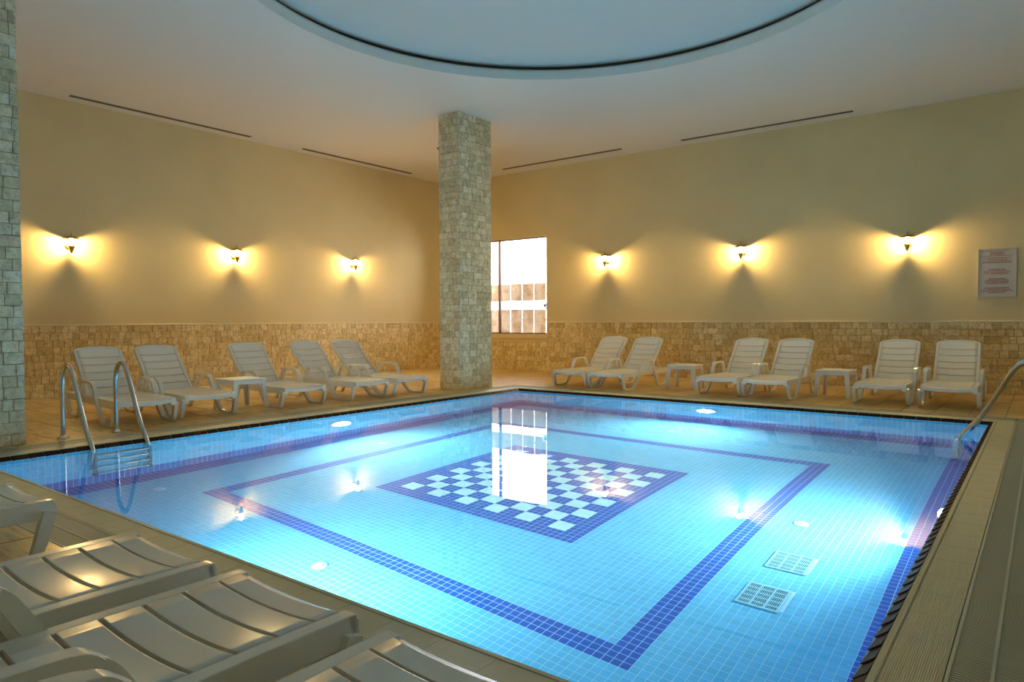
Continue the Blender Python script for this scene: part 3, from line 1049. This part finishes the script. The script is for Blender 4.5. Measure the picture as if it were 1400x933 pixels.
# ------------------------------------------------------------------ side tables
def make_table():
    e = empty('side_table')
    hw, h = 0.225, 0.385
    b_ = bmesh.new(); box(b_, -hw, hw, -hw, hw, h - 0.022, h); finish('table_top', b_, 'table_plastic', e, bevel=0.008)
    b_ = bmesh.new()
    i_ = hw - 0.018
    for q in ((-i_, i_, -i_, -i_ + .014), (-i_, i_, i_ - .014, i_), (-i_, -i_ + .014, -i_ + .014, i_ - .014), (i_ - .014, i_, -i_ + .014, i_ - .014)):
        box(b_, *q, h - 0.065, h - 0.02)
    finish('skirt', b_, 'table_plastic', e)
    for sx in (-1, 1):
        for sy in (-1, 1):
            b_ = bmesh.new()
            t0, t1 = hw - 0.012, hw + 0.012
            def ring(k, z, wd):
                return [b_.verts.new((sx * p, sy * q, z)) for p, q in ((k, k), (k - wd, k), (k - wd, k - .014), (k - .014, k - .014), (k - .014, k - wd), (k, k - wd))]
            r0, r1 = ring(t1, 0.0, 0.04), ring(t0, h - 0.02, 0.06)
            for k in range(6):
                j = (k + 1) % 6
                b_.faces.new((r0[k], r0[j], r1[j], r1[k]))
            b_.faces.new(r0); b_.faces.new(r1)
            finish('leg', b_, 'table_plastic', e)
    return e


tspots = [((2.20, 1.52), 4, 'square white plastic side table on the back wall, nearer the window'),
          ((4.42, 1.62), -2, 'square white plastic side table on the back wall, nearer the notice board'),
          ((-1.30, -4.115), 0, 'square white plastic side table between loungers on the windowless wall')]
tp = make_table()
for k, ((x, y), a_, lb) in enumerate(tspots):
    o = tp if k == 0 else copy_tree(tp)
    o.location = (x, y, 0); o.rotation_euler = (0, 0, math.radians(a_))
    tag(o, lb, 'table', 'white plastic side tables')


# ------------------------------------------------------------------ wall sconces (local +x leaves the wall)
def make_sconce():
    e = empty('wall_sconce')
    b_ = bmesh.new(); lathe(b_, [(0.048, 0.0), (0.048, 0.008), (0.034, 0.018), (0.014, 0.024)], 18, 'x', (0, 0, -0.02)); finish('backplate', b_, 'brass', e, smooth=True)
    b_ = bmesh.new(); tube(b_, smooth_path([(0.015, 0, -0.02), (0.06, 0, -0.055), (0.10, 0, -0.075), (0.125, 0, -0.06)], 5), 0.007, 8); finish('arm', b_, 'brass', e, smooth=True)
    b_ = bmesh.new(); lathe(b_, [(0.006, -0.125), (0.016, -0.115), (0.027, -0.085), (0.045, -0.038), (0.050, -0.02), (0.042, -0.012), (0.014, -0.012)], 18, 'z', (0.125, 0, 0)); finish('cup', b_, 'brass', e, smooth=True)
    b_ = bmesh.new(); lathe(b_, [(0.012, -0.014), (0.012, 0.02)], 10, 'z', (0.125, 0, 0)); finish('candle_tube', b_, 'white_abs', e)
    b_ = bmesh.new(); lathe(b_, [(0.012, 0.02), (0.026, 0.034), (0.034, 0.055), (0.030, 0.078), (0.016, 0.094), (0.006, 0.10)], 14, 'z', (0.125, 0, 0)); finish('bulb', b_, 'bulb', e, smooth=True)
    b_ = bmesh.new(); lathe(b_, [(0.112, 0.086), (0.112, 0.090), (0.07, 0.112), (0.02, 0.128), (0.012, 0.128), (0.02, 0.122), (0.07, 0.106), (0.108, 0.086)], 24, 'z', (0.125, 0, 0))
    finish('hood', b_, 'brass', e, smooth=True)
    b_ = bmesh.new(); lathe(b_, [(0.010, 0.122), (0.014, 0.136), (0.007, 0.146), (0.009, 0.154), (0.002, 0.176)], 12, 'z', (0.125, 0, 0)); finish('finial', b_, 'brass', e, smooth=True)
    b_ = bmesh.new(); tube(b_, [(0.012, 0, -0.005), (0.02, 0, 0.09), (0.05, 0, 0.115), (0.10, 0, 0.120)], 0.004, 6); finish('hood_stay', b_, 'brass', e)
    return e


sp = make_sconce()
lamps = [((WL, -4.796, 2.235), 0.0, 'lit brass wall sconce closest to the ladder-side stone pillar'), ((WL, -2.16, 2.265), 0.0, 'lit brass wall sconce in the middle of the windowless wall'),
         ((WL, 0.50, 2.275), 0.0, 'lit brass wall sconce closest to the central stone pillar'), ((-0.262, WR, 2.29), -math.pi / 2, 'lit brass wall sconce closest to the window'),
         ((2.481, WR, 2.29), -math.pi / 2, 'lit brass wall sconce midway between window and notice board'), ((5.058, WR, 2.265), -math.pi / 2, 'lit brass wall sconce closest to the notice board')]
for k, (loc, rz, lb) in enumerate(lamps):
    o = sp if k == 0 else copy_tree(sp)
    o.location = loc; o.rotation_euler = (0, 0, rz)
    tag(o, lb, 'wall lamp', 'lit brass wall sconces')

# ------------------------------------------------------------------ notice board
nb = empty('notice_board', (6.195, WR, 1.42)); tag(nb, 'framed pool rules notice with red print on the back wall', 'notice board')
hw, hh = 0.223, 0.685
b_ = bmesh.new(); box(b_, -hw, hw, -0.016, -0.002, 0, hh); finish('board', b_, 'paper', nb)
b_ = bmesh.new()
for q in ((-hw - .008, -hw, -.008, hh + .008), (hw, hw + .008, -.008, hh + .008), (-hw, hw, -.008, 0), (-hw, hw, hh, hh + .008)):
    box(b_, q[0], q[1], -0.022, -0.001, q[2], q[3])
finish('frame', b_, 'notice_frame', nb)
b_ = bmesh.new()
random.seed(3)


def words(z, half, hgt, mi):
    x = -half
    while x < half:
        wd = random.uniform(0.012, 0.034)
        box(b_, x, min(x + wd, half), -0.0172, -0.0160, z, z + hgt, mi)
        x += wd + 0.006


box(b_, -0.21, 0.13, -0.0172, -0.016, hh - .028, hh - .022, 1)
words(hh - 0.060, 0.085, 0.018, 0); words(hh - 0.083, 0.085, 0.016, 0)
box(b_, -0.205, 0.19, -0.0172, -0.016, hh - .098, hh - .092, 1)
for z0, rows_ in ((0.565, ((0.17, 0), (0.12, 0), (0.17, 0), (0.175, 1))), (0.40, ((0.10, 1), (0.15, 0), (0.165, 0), (0.14, 0))), (0.265, ((0.10, 1), (0.14, 0), (0.15, 0), (0.13, 1))), (0.13, ((0.15, 1), (0.17, 0), (0.20, 0), (0.10, 1)))):
    z = z0
    for half, mi in rows_:
        words(z - 0.012, half, 0.012, mi); z -= 0.022
finish('printed_text', b_, ['print_red', 'print_dark'], nb)['kind'] = 'stuff'
